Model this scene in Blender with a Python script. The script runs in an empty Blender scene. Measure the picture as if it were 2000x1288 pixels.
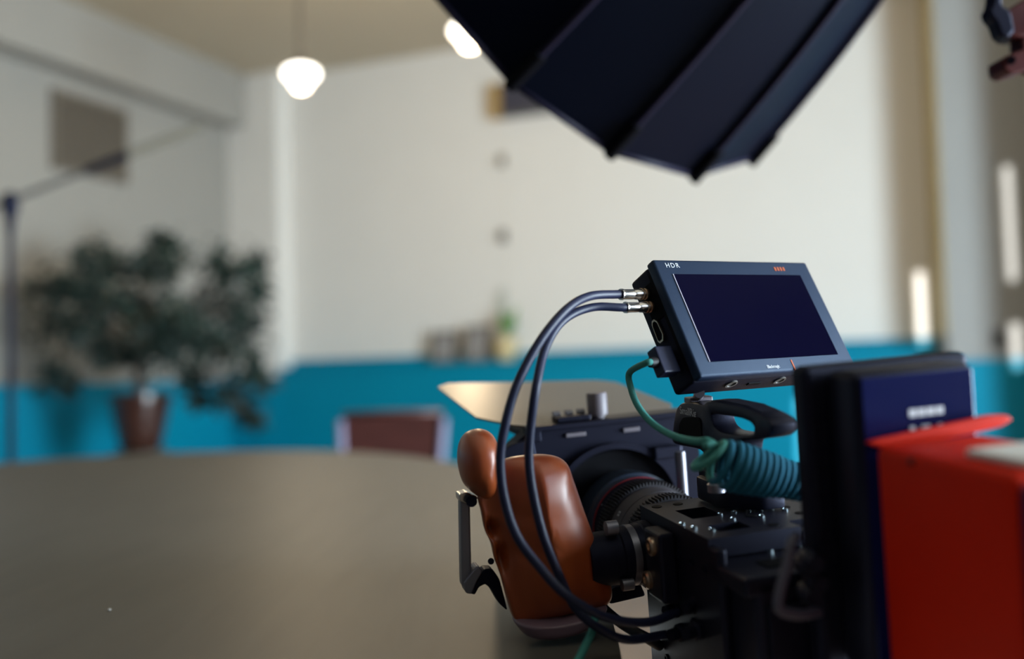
import bpy, bmesh, math, random
import numpy as np
from mathutils import Matrix, Vector

# ------------------------------------------------------------------ camera
W, H, F = 2000, 1288, 35 / 36 * 2000
YAW, PITCH, ROLL, HC = math.radians(22.4), math.radians(2.7), math.radians(1.5), 0.92
_z = np.array([0, 0, 1.0])
_d0 = np.array([-math.sin(YAW), math.cos(YAW), 0])
_r0 = np.array([math.cos(YAW), math.sin(YAW), 0])
cf = _d0 * math.cos(PITCH) + _z * math.sin(PITCH)
_u0 = _z * math.cos(PITCH) - _d0 * math.sin(PITCH)
cr = _r0 * math.cos(ROLL) - _u0 * math.sin(ROLL)
cu = _u0 * math.cos(ROLL) + _r0 * math.sin(ROLL)
CP = np.array([0, 0, HC])

scene = bpy.context.scene
COL = scene.collection
cam = bpy.data.cameras.new('camera')
camo = bpy.data.objects.new('camera', cam)
COL.objects.link(camo)
cam.lens, cam.sensor_width = 35, 36
cam.clip_start, cam.clip_end = 0.02, 100
m = Matrix.Identity(4)
for i in range(3):
    m[i][0], m[i][1], m[i][2], m[i][3] = cr[i], cu[i], -cf[i], CP[i]
camo.matrix_world = m
cam.dof.use_dof = True
cam.dof.focus_distance = 0.71
cam.dof.aperture_fstop = 2.25
scene.camera = camo

# ------------------------------------------------------------------ world, sun, window light, exposure
scene.view_settings.view_transform = 'Standard'
scene.view_settings.look = 'None'
scene.view_settings.gamma = 1.0
scene.view_settings.use_curve_mapping = False
scene.view_settings.exposure = -0.08
world = bpy.data.worlds.new('world')
scene.world = world
world.use_nodes = True
world.node_tree.nodes['Background'].inputs[0].default_value = (0.55, 0.72, 1.0, 1)
world.node_tree.nodes['Background'].inputs[1].default_value = 1.0

def area(name, loc, direction, sx, sy, power, color):
    l = bpy.data.lights.new(name, 'AREA')
    l.shape, l.size, l.size_y, l.energy, l.color = 'RECTANGLE', sx, sy, power, color
    o = bpy.data.objects.new(name, l)
    o.rotation_euler = Vector(direction).to_track_quat('-Z', 'Y').to_euler()
    o.location = loc
    COL.objects.link(o)
    return o
WX = 3.0       # right wall
WINDOWS = [(.85, 2.75, .1, 1.9, 455, (0.76, 0.91, 1.0)), (-.5, .7, 1.5, 2.6, 26, (0.62, 0.80, 1.0))]   # y span, z span, daylight: glazed door, high window
for a, b, c, d, pw, col in WINDOWS:
    area('window_daylight', (WX + 0.02, (a + b) / 2, (c + d) / 2), (-1, 0, -0.1), d - c - .05, b - a - 0.05, pw, col)
SUN_D = np.array([-0.17, 0.955, -0.12]); SUN_D /= np.linalg.norm(SUN_D)
sl = bpy.data.lights.new('sun', 'SUN')
sl.energy, sl.angle, sl.color = 9.0, math.radians(0.2), (1.0, 0.96, 0.9)
so = bpy.data.objects.new('sun', sl)
so.rotation_euler = Vector(SUN_D).to_track_quat('-Z', 'Y').to_euler()
so.location = (3, -8, 4)
COL.objects.link(so)

# ------------------------------------------------------------------ pixel -> place helpers
def P(x, y, d):
    return CP + d * (cf + (x - W / 2) / F * cr - (y - H / 2) / F * cu)
def ray(x, y):
    return cf + (x - W / 2) / F * cr - (y - H / 2) / F * cu
def hit(x, y, axis, val):
    v = ray(x, y); t = (val - CP[axis]) / v[axis]
    return CP + t * v
def ground(x, y, z):
    return hit(x, y, 2, z)

class Frame:
    """local X right, Y forward/back, Z up with origin O (metres)"""
    def __init__(s, O, X, Y, Z):
        s.O = np.array(O, float); s.M = np.stack([X, Y, Z], 1)
    def w(s, q): return s.O + s.M @ np.asarray(q, float)
    def l(s, p): return (np.asarray(p) - s.O) @ s.M
    def on(s, x, y, axis, val):
        a = s.l(CP); d = s.l(P(x, y, 1.0)) - a
        return a + (val - a[axis]) / d[axis] * d
    def rot(s): return Matrix([list(r) for r in s.M])
WORLD = Frame((0, 0, 0), (1, 0, 0), (0, 1, 0), (0, 0, 1))
CAMLEV = Frame((0, 0, 0), _r0, _d0, _z)          # level frame turned to the camera's heading

Fv = cf + (-470 / F) * cr + (16 / F) * cu; Fv /= np.linalg.norm(Fv)
Rt = .97 * cr + .235 * cf + .08 * cu; Rt -= Fv * (Rt @ Fv); Rt /= np.linalg.norm(Rt)
RIG = Frame(P(1305, 1015, .66), Rt, Fv, np.cross(Rt, Fv))
def rotm(a, b, c):
    ca, sa, cb, sb, cc, sc = math.cos(a), math.sin(a), math.cos(b), math.sin(b), math.cos(c), math.sin(c)
    return np.array([[ca, -sa, 0], [sa, ca, 0], [0, 0, 1]]) @ np.array([[1, 0, 0], [0, cb, -sb], [0, sb, cb]]) @ np.array([[cc, 0, sc], [0, 1, 0], [-sc, 0, cc]])
_R = rotm(.9608, -.4619, -.0323)
MON = Frame(P(1480.25, 614.55, .723), _R[:, 0], _R[:, 1], _R[:, 2])
MW, MH, MD = .1605, .0933, .0315

# ------------------------------------------------------------------ object helpers
MATW = {}          # object name -> world matrix
def tag(o, label=None, cat=None, group=None, kind=None):
    if label: o['label'] = label
    if cat: o['category'] = cat
    if group: o['group'] = group
    if kind: o['kind'] = kind
    return o
def place(o, mw, parent):
    if parent is not None:
        o.parent = parent
        o.matrix_local = MATW[parent.name].inverted() @ mw
    else:
        o.matrix_world = mw
    MATW[o.name] = mw
def empty(name, loc, frame=WORLD, **kw):
    o = bpy.data.objects.new(name, None); COL.objects.link(o)
    o.empty_display_size = .05
    place(o, Matrix.Translation(Vector(loc)) @ frame.rot().to_4x4(), None)
    FR[o.name] = frame
    return tag(o, **kw)
FR = {}
def obj(name, bm, material, parent=None, frame=None, smooth=False, **kw):
    """bm holds world coordinates; becomes ONE mesh object with its origin at its own middle"""
    if frame is None:
        frame = FR.get(parent.name, WORLD) if parent is not None else WORLD
    co = np.array([frame.l(v.co) for v in bm.verts])
    lo, hi = co.min(0), co.max(0)
    c = (lo + hi) / 2
    if parent is None: c[2] = lo[2]
    for v, q in zip(bm.verts, co): v.co = q - c
    bmesh.ops.recalc_face_normals(bm, faces=bm.faces[:])
    me = bpy.data.meshes.new(name)
    bm.to_mesh(me); bm.free()
    if smooth:
        if smooth is True:
            me.polygons.foreach_set('use_smooth', [True] * len(me.polygons))
        else:
            me.polygons.foreach_set('use_smooth', [True] * len(me.polygons))
            me.set_sharp_from_angle(angle=math.radians(smooth))
    me.materials.append(material)
    o = bpy.data.objects.new(name, me); COL.objects.link(o)
    place(o, Matrix.Translation(Vector(frame.w(c))) @ frame.rot().to_4x4(), parent)
    FR[o.name] = frame
    return tag(o, **kw)
def nb(): return bmesh.new()

def box(bm, x0, x1, y0, y1, z0, z1, fr=WORLD, bev=0, seg=2):
    vs = [bm.verts.new(fr.w((x, y, z))) for x in (x0, x1) for y in (y0, y1) for z in (z0, z1)]
    fs = [bm.faces.new([vs[i] for i in q]) for q in ((0, 1, 3, 2), (4, 6, 7, 5), (0, 4, 5, 1), (2, 3, 7, 6), (0, 2, 6, 4), (1, 5, 7, 3))]
    if bev:
        es = list({e for f_ in fs for e in f_.edges})
        bmesh.ops.bevel(bm, geom=es, offset=bev, segments=seg, profile=.5, affect='EDGES')
    return bm
def basis(a):
    a = np.asarray(a, float); a = a / np.linalg.norm(a)
    t = np.array([0, 0, 1.0]) if abs(a[2]) < .9 else np.array([1.0, 0, 0])
    e1 = np.cross(a, t); e1 /= np.linalg.norm(e1)
    return a, e1, np.cross(a, e1)
def lathe(bm, o, axis, prof, seg=32, cap=True, wob=None):
    """prof: list of (distance along axis, radius) in world units from point o"""
    a, e1, e2 = basis(axis); o = np.asarray(o, float); rings = []
    for h, r_ in prof:
        rings.append([bm.verts.new(o + a * h + (e1 * math.cos(2 * math.pi * k / seg) + e2 * math.sin(2 * math.pi * k / seg)) * (r_ * (wob(k, h) if wob else 1))) for k in range(seg)])
    for A, B in zip(rings, rings[1:]):
        for k in range(seg):
            bm.faces.new((A[k], A[(k + 1) % seg], B[(k + 1) % seg], B[k]))
    if cap:
        bm.faces.new(rings[0][::-1]); bm.faces.new(rings[-1])
    return bm
def cyl(bm, p0, p1, r_, seg=20, r2=None):
    p0, p1 = np.asarray(p0, float), np.asarray(p1, float)
    L = np.linalg.norm(p1 - p0)
    return lathe(bm, p0, p1 - p0, [(0, r_), (L, r_ if r2 is None else r2)], seg)
def smoothpath(pts, n=8):
    pts = [np.asarray(p, float) for p in pts]
    pp = [2 * pts[0] - pts[1]] + pts + [2 * pts[-1] - pts[-2]]
    out = []
    for i in range(1, len(pp) - 2):
        a, b, c, d = pp[i - 1:i + 3]
        for k in range(n):
            t = k / n
            out.append(.5 * (2 * b + (c - a) * t + (2 * a - 5 * b + 4 * c - d) * t * t + (3 * b - a - 3 * c + d) * t ** 3))
    out.append(pts[-1])
    return out
def tube(bm, pts, r_, seg=12, caps=True):
    pts = [np.asarray(p, float) for p in pts]; n = len(pts)
    rr = r_ if hasattr(r_, '__len__') else [r_] * n
    T = [pts[min(i + 1, n - 1)] - pts[max(i - 1, 0)] for i in range(n)]
    T = [t / (np.linalg.norm(t) + 1e-12) for t in T]
    _, e1, _ = basis(T[0]); rings = []
    for i in range(n):
        e1 = e1 - T[i] * (e1 @ T[i]); e1 /= np.linalg.norm(e1); e2 = np.cross(T[i], e1)
        rings.append([bm.verts.new(pts[i] + (e1 * math.cos(2 * math.pi * k / seg) + e2 * math.sin(2 * math.pi * k / seg)) * rr[i]) for k in range(seg)])
    for A, B in zip(rings, rings[1:]):
        for k in range(seg):
            bm.faces.new((A[k], A[(k + 1) % seg], B[(k + 1) % seg], B[k]))
    if caps:
        bm.faces.new(rings[0][::-1]); bm.faces.new(rings[-1])
    return bm
def prism(bm, loops, vec, bev=0):
    """loops: outer (and hole) world-point loops in one plane; extruded along vec"""
    vec = Vector(vec); es = []; allv = []
    for lp in loops:
        vs = [bm.verts.new(p) for p in lp]; allv += vs
        es += [bm.edges.new((vs[i], vs[(i + 1) % len(vs)])) for i in range(len(vs))]
    r_ = bmesh.ops.triangle_fill(bm, edges=es, use_beauty=True)
    fs = [g for g in r_['geom'] if isinstance(g, bmesh.types.BMFace)]
    ex = bmesh.ops.extrude_face_region(bm, geom=fs)
    vs = [g for g in ex['geom'] if isinstance(g, bmesh.types.BMVert)]
    bmesh.ops.translate(bm, verts=vs, vec=vec)
    bmesh.ops.recalc_face_normals(bm, faces=bm.faces[:])
    if bev:
        sharp = [e for e in bm.edges if len(e.link_faces) == 2 and e.calc_face_angle(0) > 1.2]
        bmesh.ops.bevel(bm, geom=sharp, offset=bev, segments=2, profile=.5, affect='EDGES')
    return bm
def roundpoly(pts, n=5, k=.35):
    """chamfer-round a 2-D/3-D polygon's corners"""
    pts = [np.asarray(p, float) for p in pts]; out = []; N = len(pts)
    for i in range(N):
        a, b, c = pts[i - 1], pts[i], pts[(i + 1) % N]
        p, q = b + (a - b) * k, b + (c - b) * k
        for j in range(n):
            t = j / (n - 1)
            out.append((1 - t) ** 2 * p + 2 * t * (1 - t) * b + t * t * q)
    return out

# ------------------------------------------------------------------ materials (all node based)
def mat(name, col, rough=.5, metal=0, var=.0, scale=20, bump=0, bscale=200, coat=0, spec=.5, emit=None, estr=0, tint=None):
    m_ = bpy.data.materials.new(name); m_.use_nodes = True
    nt = m_.node_tree; b = nt.nodes['Principled BSDF']
    b.inputs['Base Color'].default_value = (*col, 1)
    b.inputs['Roughness'].default_value = rough
    b.inputs['Metallic'].default_value = metal
    b.inputs['Specular IOR Level'].default_value = spec
    if tint: b.inputs['Specular Tint'].default_value = (*tint, 1)
    b.inputs['Coat Weight'].default_value = coat
    b.inputs['Coat Roughness'].default_value = .15
    if emit:
        b.inputs['Emission Color'].default_value = (*emit, 1); b.inputs['Emission Strength'].default_value = estr
    tc = nt.nodes.new('ShaderNodeTexCoord')
    if var:
        n = nt.nodes.new('ShaderNodeTexNoise'); n.inputs['Scale'].default_value = scale; n.inputs['Detail'].default_value = 5
        nt.links.new(tc.outputs['Object'], n.inputs['Vector'])
        mx = nt.nodes.new('ShaderNodeMix'); mx.data_type = 'RGBA'
        mx.inputs[6].default_value = (*[c * (1 - var) for c in col], 1)
        mx.inputs[7].default_value = (*[min(1, c * (1 + var)) for c in col], 1)
        nt.links.new(n.outputs['Fac'], mx.inputs[0]); nt.links.new(mx.outputs[2], b.inputs['Base Color'])
    if bump:
        n2 = nt.nodes.new('ShaderNodeTexNoise'); n2.inputs['Scale'].default_value = bscale; n2.inputs['Detail'].default_value = 3
        nt.links.new(tc.outputs['Object'], n2.inputs['Vector'])
        bp = nt.nodes.new('ShaderNodeBump'); bp.inputs['Strength'].default_value = bump; bp.inputs['Distance'].default_value = .002
        nt.links.new(n2.outputs['Fac'], bp.inputs['Height']); nt.links.new(bp.outputs['Normal'], b.inputs['Normal'])
    return m_
def woodmat(name, c1, c2, scale, rough, coat, stretch=(1, 1, 8), cr_=.12):
    m_ = bpy.data.materials.new(name); m_.use_nodes = True
    nt = m_.node_tree; b = nt.nodes['Principled BSDF']
    tc = nt.nodes.new('ShaderNodeTexCoord'); mp = nt.nodes.new('ShaderNodeMapping')
    mp.inputs['Scale'].default_value = stretch
    nt.links.new(tc.outputs['Object'], mp.inputs['Vector'])
    n = nt.nodes.new('ShaderNodeTexNoise'); n.inputs['Scale'].default_value = scale; n.inputs['Detail'].default_value = 6; n.inputs['Distortion'].default_value = .6
    nt.links.new(mp.outputs['Vector'], n.inputs['Vector'])
    rp = nt.nodes.new('ShaderNodeValToRGB')
    rp.color_ramp.elements[0].color = (*c1, 1); rp.color_ramp.elements[1].color = (*c2, 1)
    rp.color_ramp.elements[0].position, rp.color_ramp.elements[1].position = .32, .68
    nt.links.new(n.outputs['Fac'], rp.inputs['Fac']); nt.links.new(rp.outputs['Color'], b.inputs['Base Color'])
    b.inputs['Roughness'].default_value = rough
    b.inputs['Coat Weight'].default_value = coat; b.inputs['Coat Roughness'].default_value = cr_
    return m_
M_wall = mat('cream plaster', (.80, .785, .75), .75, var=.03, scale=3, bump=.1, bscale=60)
M_wall2 = mat('dimmed white plaster', (.345, .335, .31), .75, var=.03, scale=3)  # dimmer light on the left wall and soffit is put into this darker colour
M_wall3 = mat('shaded pier plaster', (.34, .345, .34), .75, var=.03, scale=3)  # shade on the pier is put into this darker colour
M_ceil = mat('cream ceiling', (.52, .45, .34), .85, var=.03, scale=2)
M_teal = mat('teal gloss paint', (.0005, .25, .40), .45, spec=.2, var=.05, scale=3)
M_floor = woodmat('light oak boards', (.20, .12, .075), (.28, .18, .115), 3, .5, .2, (8, 1, 1))
M_table = woodmat('dark satin laminate', (.088, .080, .070), (.104, .095, .082), 5, .46, 0, (6, 1, 1))
M_tedge = mat('pale table edge', (.5, .47, .42), .45)
M_white = mat('white paint', (.75, .74, .72), .5)
M_globe = mat('lit opal glass', (.9, .88, .84), .25, emit=(1, .93, .82), estr=5.5)
M_rod = mat('bronze rod', (.25, .21, .17), .4, metal=.6)
M_vent = mat('taupe grille paint', (.17, .145, .115), .6)
M_ventin = mat('grille cavity', (.10, .085, .065), .8)
M_blk = mat('black anodised metal', (.005, .005, .011), .46, metal=0, spec=.32, tint=(.55, .6, 1), bump=.05, bscale=900)
M_blk2 = mat('matt black plastic', (.004, .004, .010), .55, spec=.25, tint=(.55, .6, 1), bump=.15, bscale=1500)
M_blk3 = mat('deep black', (.002, .002, .004), .7, spec=.1)
M_navy = mat('dark slate plastic', (.007, .016, .042), .5, spec=.4, tint=(.5, .7, 1), bump=.25, bscale=2600)
M_screen = mat('dark glass screen', (.001, .001, .010), .25, spec=.03, tint=(.4, .4, 1))
M_steel = mat('brushed nickel', (.60, .57, .56), .25, metal=1)
M_steel2 = mat('grey anodised aluminium', (.22, .22, .27), .38, metal=.8)
M_brass = mat('brass screw', (.62, .45, .33), .32, metal=1)
M_sdi = mat('navy cable jacket', (.010, .014, .045), .45, spec=.35, bump=.1, bscale=1500)
M_sdi2 = mat('black cable jacket', (.008, .008, .014), .5)
M_tealc = mat('teal cable jacket', (.06, .27, .25), .7, spec=.2, bump=.5, bscale=1800)
M_tealb = mat('blue teal braid', (.02, .15, .25), .75, spec=.15, bump=.6, bscale=1500)
M_wood = woodmat('polished red wood', (.21, .030, .008), (.36, .074, .016), 28, .38, .42, (1, 1, .25), .28)
M_flag = mat('grey flag panel', (.15, .135, .125), .3, var=.03)
M_knob = mat('grey knurled knob', (.16, .14, .17), .5)
M_orange = mat('orange red rubber', (.55, .014, .0004), .5, spec=.12, var=.05, scale=30)
M_red = mat('dark red anodised', (.06, .004, .004), .45, spec=.3, metal=0)
M_fab = mat('black softbox nylon', (.0015, .002, .008), .45, spec=.16, tint=(.5, .75, 1), bump=.2, bscale=500)
M_fabs = mat('purple black rib channel', (.012, .010, .026), .5, spec=.2)
M_diff = mat('white diffusion cloth', (.8, .8, .8), .8)
M_pot = mat('glazed oxblood pot', (.055, .020, .014), .3, var=.3, scale=6, coat=.3)
M_soil = mat('soil', (.03, .02, .015), .95)
M_bark = mat('ficus bark', (.10, .075, .06), .8, var=.2)
M_leaf = mat('dark ficus leaf', (.014, .036, .030), .5, var=.45, scale=4)
M_leaf2 = mat('fresh green leaf', (.08, .26, .03), .5, var=.3)
M_leaf3 = mat('pale sage leaf', (.36, .42, .34), .6)
M_chair = woodmat('maroon wood', (.055, .016, .014), (.085, .024, .02), 9, .4, .2, (1, 1, 6))
M_chair2 = mat('lilac grey piping', (.24, .22, .34), .4)
M_yel = mat('cream yellow glaze', (.58, .47, .25), .4)
M_frame = mat('grey brown frame', (.10, .085, .065), .5)
M_photo = mat('grey photo print', (.30, .29, .29), .4, var=.3, scale=12)
M_ochre = mat('ochre wood', (.45, .29, .10), .5)
M_slate = mat('dark slate panel', (.05, .05, .075), .4)
M_txt = mat('pale print', (.55, .57, .62), .5)
M_txto = mat('orange print', (.38, .07, .02), .5)
M_txtr = mat('red lens line', (.30, .008, .012), .4)
M_shade = mat('linen blind', (.10, .09, .09), .8)
M_grey = mat('grey plastic', (.10, .095, .09), .5)
M_blueface = mat('gloss navy battery face', (.003, .005, .045), .2, spec=.4, tint=(.4, .5, 1))

# ------------------------------------------------------------------ the room
CEIL = 3.14
XL, YB, YF = -4.6, 6.0, 5.84
XN = -4.18                       # niche left side
DADO, DADON, SILL = .945, 1.077, 1.02
def slab(name, spans, material, **kw):
    bm = nb()
    for s in spans: box(bm, *s)
    return obj(name, bm, material, kind='structure', **kw)
slab('floor', [(-4.9, 3.3, -3.3, 6.4, -.1, 0)], M_floor, label='pale oak floor seen past the table edge')
slab('ceiling', [(-4.9, 3.3, -3.3, 6.4, CEIL, CEIL + .1)], M_ceil, label='warm cream ceiling above the pendant lamps')
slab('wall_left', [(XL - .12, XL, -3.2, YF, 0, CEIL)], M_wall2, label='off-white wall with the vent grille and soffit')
RXa, RXb, RYb = .069, .124, 5.64
bm = nb()                                           # back wall: side pier, niche with left reveal
box(bm, XL, XN, YF, YB + .2, 0, CEIL)
box(bm, XN, RXa + .2, YB, YB + .2, 0, CEIL)
obj('wall_back', bm, M_wall, kind='structure', label='pale back wall with a shallow wide niche')
bm = nb()                                           # projecting pier on the right with a splayed reveal, its shade painted ochre
prism(bm, [[(RXa, YB, 0), (RXb, RYb, 0), (3.1, RYb, 0), (3.1, YB, 0)]], (0, 0, CEIL))
obj('wall_pier', bm, M_wall3, kind='structure', label='projecting shaded wall at the right edge')
M_reveal_shade = mat('ochre reveal shade', (.50, .40, .20), .7)  # the reveal's warm shade is put into this ochre colour
bm = nb()
dv = np.array([RXa - RXb, YB - RYb, 0]); dv /= np.linalg.norm(dv); nv = np.array([-dv[1], dv[0], 0])
prism(bm, [[np.array([RXa, YB - .001, DADON]) , np.array([RXb, RYb - .001, DADON]), np.array([RXb, RYb - .001, DADON]) + nv * .006, np.array([RXa, YB - .001, DADON]) + nv * .006]], (0, 0, CEIL - DADON))
obj('trim_1', bm, M_reveal_shade, kind='structure', label='shaded ochre-toned reveal beside the wide niche')
slab('wall_shade_blocker', [(.56, .66, 5.30, RYb, 0, CEIL)], M_wall, label='unseen added wall shading the projecting wall')  # added out of view to keep window light off the pier
# teal wainscot
slab('trim_2', [(XL, XL + .012, -3.2, YF, 0, DADO)], M_teal, label='teal wainscot below the vent wall')
slab('trim_3', [(XL + .012, XN, YF - .012, YF, 0, DADO + .02)], M_teal, label='teal wainscot on the narrow pier behind the plant')
slab('trim_4', [(XN, RXa, YB - .01, YB, SILL, DADON), (XN, RXa, YF, YB, 0, SILL - .02), (XN, RXa + .015, YF - .02, YB - .01, SILL - .02, SILL)], M_teal, label='teal wainscot of the niche with its narrow sill')
slab('trim_5', [(RXb - .004, 3.1, RYb - .012, RYb, 0, DADO)], M_teal, label='dark teal wainscot on the projecting wall')
# soffit along the left wall
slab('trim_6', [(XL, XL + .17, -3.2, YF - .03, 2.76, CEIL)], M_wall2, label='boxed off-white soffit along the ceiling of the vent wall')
# right wall with two windows, front wall with a shaded window
def grid_wall(name, axis, val, thick, us, zs, holes, material, **kw):
    bm = nb()
    for a, b in zip(us, us[1:]):
        for c, d in zip(zs, zs[1:]):
            um, zm = (a + b) / 2, (c + d) / 2
            if any(h[0] < um < h[1] and h[2] < zm < h[3] for h in holes): continue
            if axis == 0: box(bm, val, val + thick, a, b, c, d)
            else: box(bm, a, b, val - thick, val, c, d)
    return obj(name, bm, material, kind='structure', **kw)
wh = [w_[:4] for w_ in WINDOWS]
grid_wall('wall_right', 0, WX, .12, sorted([-3.2] + [q for w_ in WINDOWS for q in w_[:2]] + [6.0]), sorted([0] + [q for w_ in WINDOWS for q in w_[2:4]] + [CEIL]), wh, M_wall, label='window wall')
for i, (a, b, WZ0, WZ1, _p, _c) in enumerate(WINDOWS):
    bm = nb()
    for q in (a, b - .05): box(bm, WX + .05, WX + .1, q, q + .05, WZ0, WZ1)
    for q in (WZ0, WZ1 - .05): box(bm, WX + .05, WX + .1, a + .05, b - .05, q, q + .05)
    box(bm, WX + .06, WX + .09, (a + b) / 2 - .02, (a + b) / 2 + .02, WZ0 + .05, WZ1 - .05)
    obj('window_%d' % (i + 1), bm, M_white, kind='structure', label='white window frame')
# slits left between blind and frame in the front wall: where the sun streaks on the far wall come from
def back(T, yplane=-3.0):
    s = (T[1] - yplane) / SUN_D[1]
    return np.asarray(T) - s * SUN_D
STREAK = [((1796, 530), (1806, 682), 1, YB, .024), ((1972, 322), (1976, 548), 1, RYb, .024), ((1984, 630), (1990, 720), 1, RYb, .028), ((1566, 775), (1574, 985), 1, YF - .02, .03)]
slits = []
for (x0, y0), (x1, y1), ax, val, hw in STREAK:
    a, b = back(hit(x0, y0, ax, val)), back(hit(x1, y1, ax, val))
    xm = (a[0] + b[0]) / 2
    slits.append((xm - hw, xm + hw, min(a[2], b[2]), max(a[2], b[2])))
us = sorted({-4.7, 3.1, *[q for s in slits for q in s[:2]]}); zs = sorted({0, CEIL, *[min(CEIL, q) for s in slits for q in s[2:]]})
grid_wall('wall_front', 1, -3.0, .06, us, zs, slits, M_shade, label='front wall with drawn blind and narrow light gaps')

# ------------------------------------------------------------------ vent grille on the left wall
v0, v1 = hit(97, 172, 0, XL), hit(244, 360, 0, XL)
vy0, vy1, vz1, vz0 = v0[1], v1[1], v0[2] + .0, hit(99, 328, 0, XL)[2]
vent = empty('vent_grille', (XL, (vy0 + vy1) / 2, vz0), label='square taupe vent grille high on the left wall', cat='vent')
bm = nb(); box(bm, XL + .001, XL + .006, vy0 + .02, vy1 - .02, vz0 + .02, vz1 - .02); obj('backing', bm, M_ventin, vent)
bm = nb()
for a in (vy0, vy1 - .025): box(bm, XL + .001, XL + .03, a, a + .025, vz0, vz1)
for a in (vz0, vz1 - .025): box(bm, XL + .001, XL + .03, vy0 + .025, vy1 - .025, a, a + .025)
obj('frame', bm, M_vent, vent)
nsl = 16
me0 = None
for k in range(nsl):
    for dirn in (0, 1):
        bm = nb(); t = (k + 1) / (nsl + 1)
        if dirn == 0: box(bm, XL + .010, XL + .022, vy0 + .025, vy1 - .025, vz0 + (vz1 - vz0) * t - .004, vz0 + (vz1 - vz0) * t + .004)
        else: box(bm, XL + .012, XL + .020, vy0 + (vy1 - vy0) * t - .004, vy0 + (vy1 - vy0) * t + .004, vz0 + .025, vz1 - .025)
        obj('slat', bm, M_vent, vent)

# ------------------------------------------------------------------ pendant lamps
def pendant(px, py, d, label):
    c = P(px, py, d)
    root = empty('pendant_lamp', c, label=label, cat='lamp', group='schoolhouse pendant lamps')
    prof = [(-.062, .004), (-.058, .022), (-.046, .036), (-.030, .044), (-.016, .050), (-.004, .066), (.010, .079), (.024, .083), (.038, .076), (.048, .056), (.054, .036)]
    bm = nb(); lathe(bm, c, (0, 0, 1), [(h, r_) for h, r_ in prof], 40); obj('globe_shade', bm, M_globe, root, smooth=True)
    bm = nb(); lathe(bm, c + np.array([0, 0, .052]), (0, 0, 1), [(0, .036), (.03, .032), (.05, .016)], 24); obj('fitter', bm, M_rod, root, smooth=40)
    bm = nb(); cyl(bm, c + np.array([0, 0, .10]), (c[0], c[1], CEIL - .03), .012); obj('rod', bm, M_rod, root, smooth=40)
    bm = nb(); lathe(bm, (c[0], c[1], CEIL - .03), (0, 0, 1), [(0, .03), (.012, .06), (.03, .065)], 24); obj('ceiling_canopy', bm, M_rod, root, smooth=40)
    l = bpy.data.lights.new('pendant_bulb', 'POINT'); l.energy, l.color, l.shadow_soft_size = 17, (1, .74, .44), .08
    o = bpy.data.objects.new('pendant_bulb', l); COL.objects.link(o); o.location = c + np.array([0, 0, -.16])
pendant(588, 152, 4.7, 'lit opal schoolhouse pendant on a long rod, left of the softbox')
pendant(917, 70, 4.3, 'lit opal pendant half hidden behind the softbox edge')

# ------------------------------------------------------------------ framed box, sockets, switch on the walls
root = empty('wall_box', hit(1040, 236, 1, YB), label='ochre framed dark box high on the back wall behind the softbox', cat='wall box')
a, b = hit(964, 236, 1, YB), hit(1095, 150, 1, YB)
bm = nb(); box(bm, a[0] + .075, b[0], YB - .06, YB - .001, a[2] + .02, b[2], bev=.004); obj('dark_panel', bm, M_slate, root)
bm = nb(); box(bm, a[0], a[0] + .07, YB - .06, YB - .001, a[2], b[2], bev=.004); obj('ochre_side', bm, M_ochre, root)
bm = nb(); box(bm, a[0] + .075, b[0], YB - .07, YB - .001, a[2], a[2] + .018); obj('lower_rail', bm, M_grey, root)
for (x, y, s, mt, lb) in ((981, 314, .028, M_vent, 'tan wall hook below the ochre framed box'), (983, 462, .032, M_grey, 'dark grey wall hook above the sill ornaments')):
    c = hit(x, y, 1, YB)
    root = empty('wall_hook', c, label=lb, cat='hook')
    bm = nb(); box(bm, c[0] - s * .8, c[0] + s * .8, YB - .012, YB - .0005, c[2] - s * 1.3, c[2] + s * 1.3, bev=.003); obj('back_plate', bm, mt, root)
    bm = nb(); tube(bm, smoothpath([c + np.array(q) for q in ((0, -.012, .01), (0, -.04, 0), (0, -.05, -.02), (0, -.045, .005))]), .009); obj('peg', bm, mt, root, smooth=True)
c0, c1 = hit(982, 240, 1, YB), hit(984, 640, 1, YB)
bm = nb(); tube(bm, [(c0[0] + .034, YB - .005, c0[2]), (c0[0] + .034, YB - .005, c1[2])], .004); obj('wall_wire', bm, M_wall, label='thin pale cord running down the back wall between two hooks', cat='wire')
c = hit(1951, 662, 1, RYb)
root = empty('light_switch', c, label='dark wall switch above the teal wainscot at far right', cat='switch')
bm = nb(); box(bm, c[0] - .03, c[0] + .03, RYb - .014, RYb - .0005, c[2] - .05, c[2] + .05, bev=.004); obj('plate', bm, M_grey, root)
bm = nb(); box(bm, c[0] - .012, c[0] + .012, RYb - .022, RYb - .014, c[2] - .025, c[2] + .025, bev=.002); obj('rocker', bm, M_blk2, root)

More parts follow.
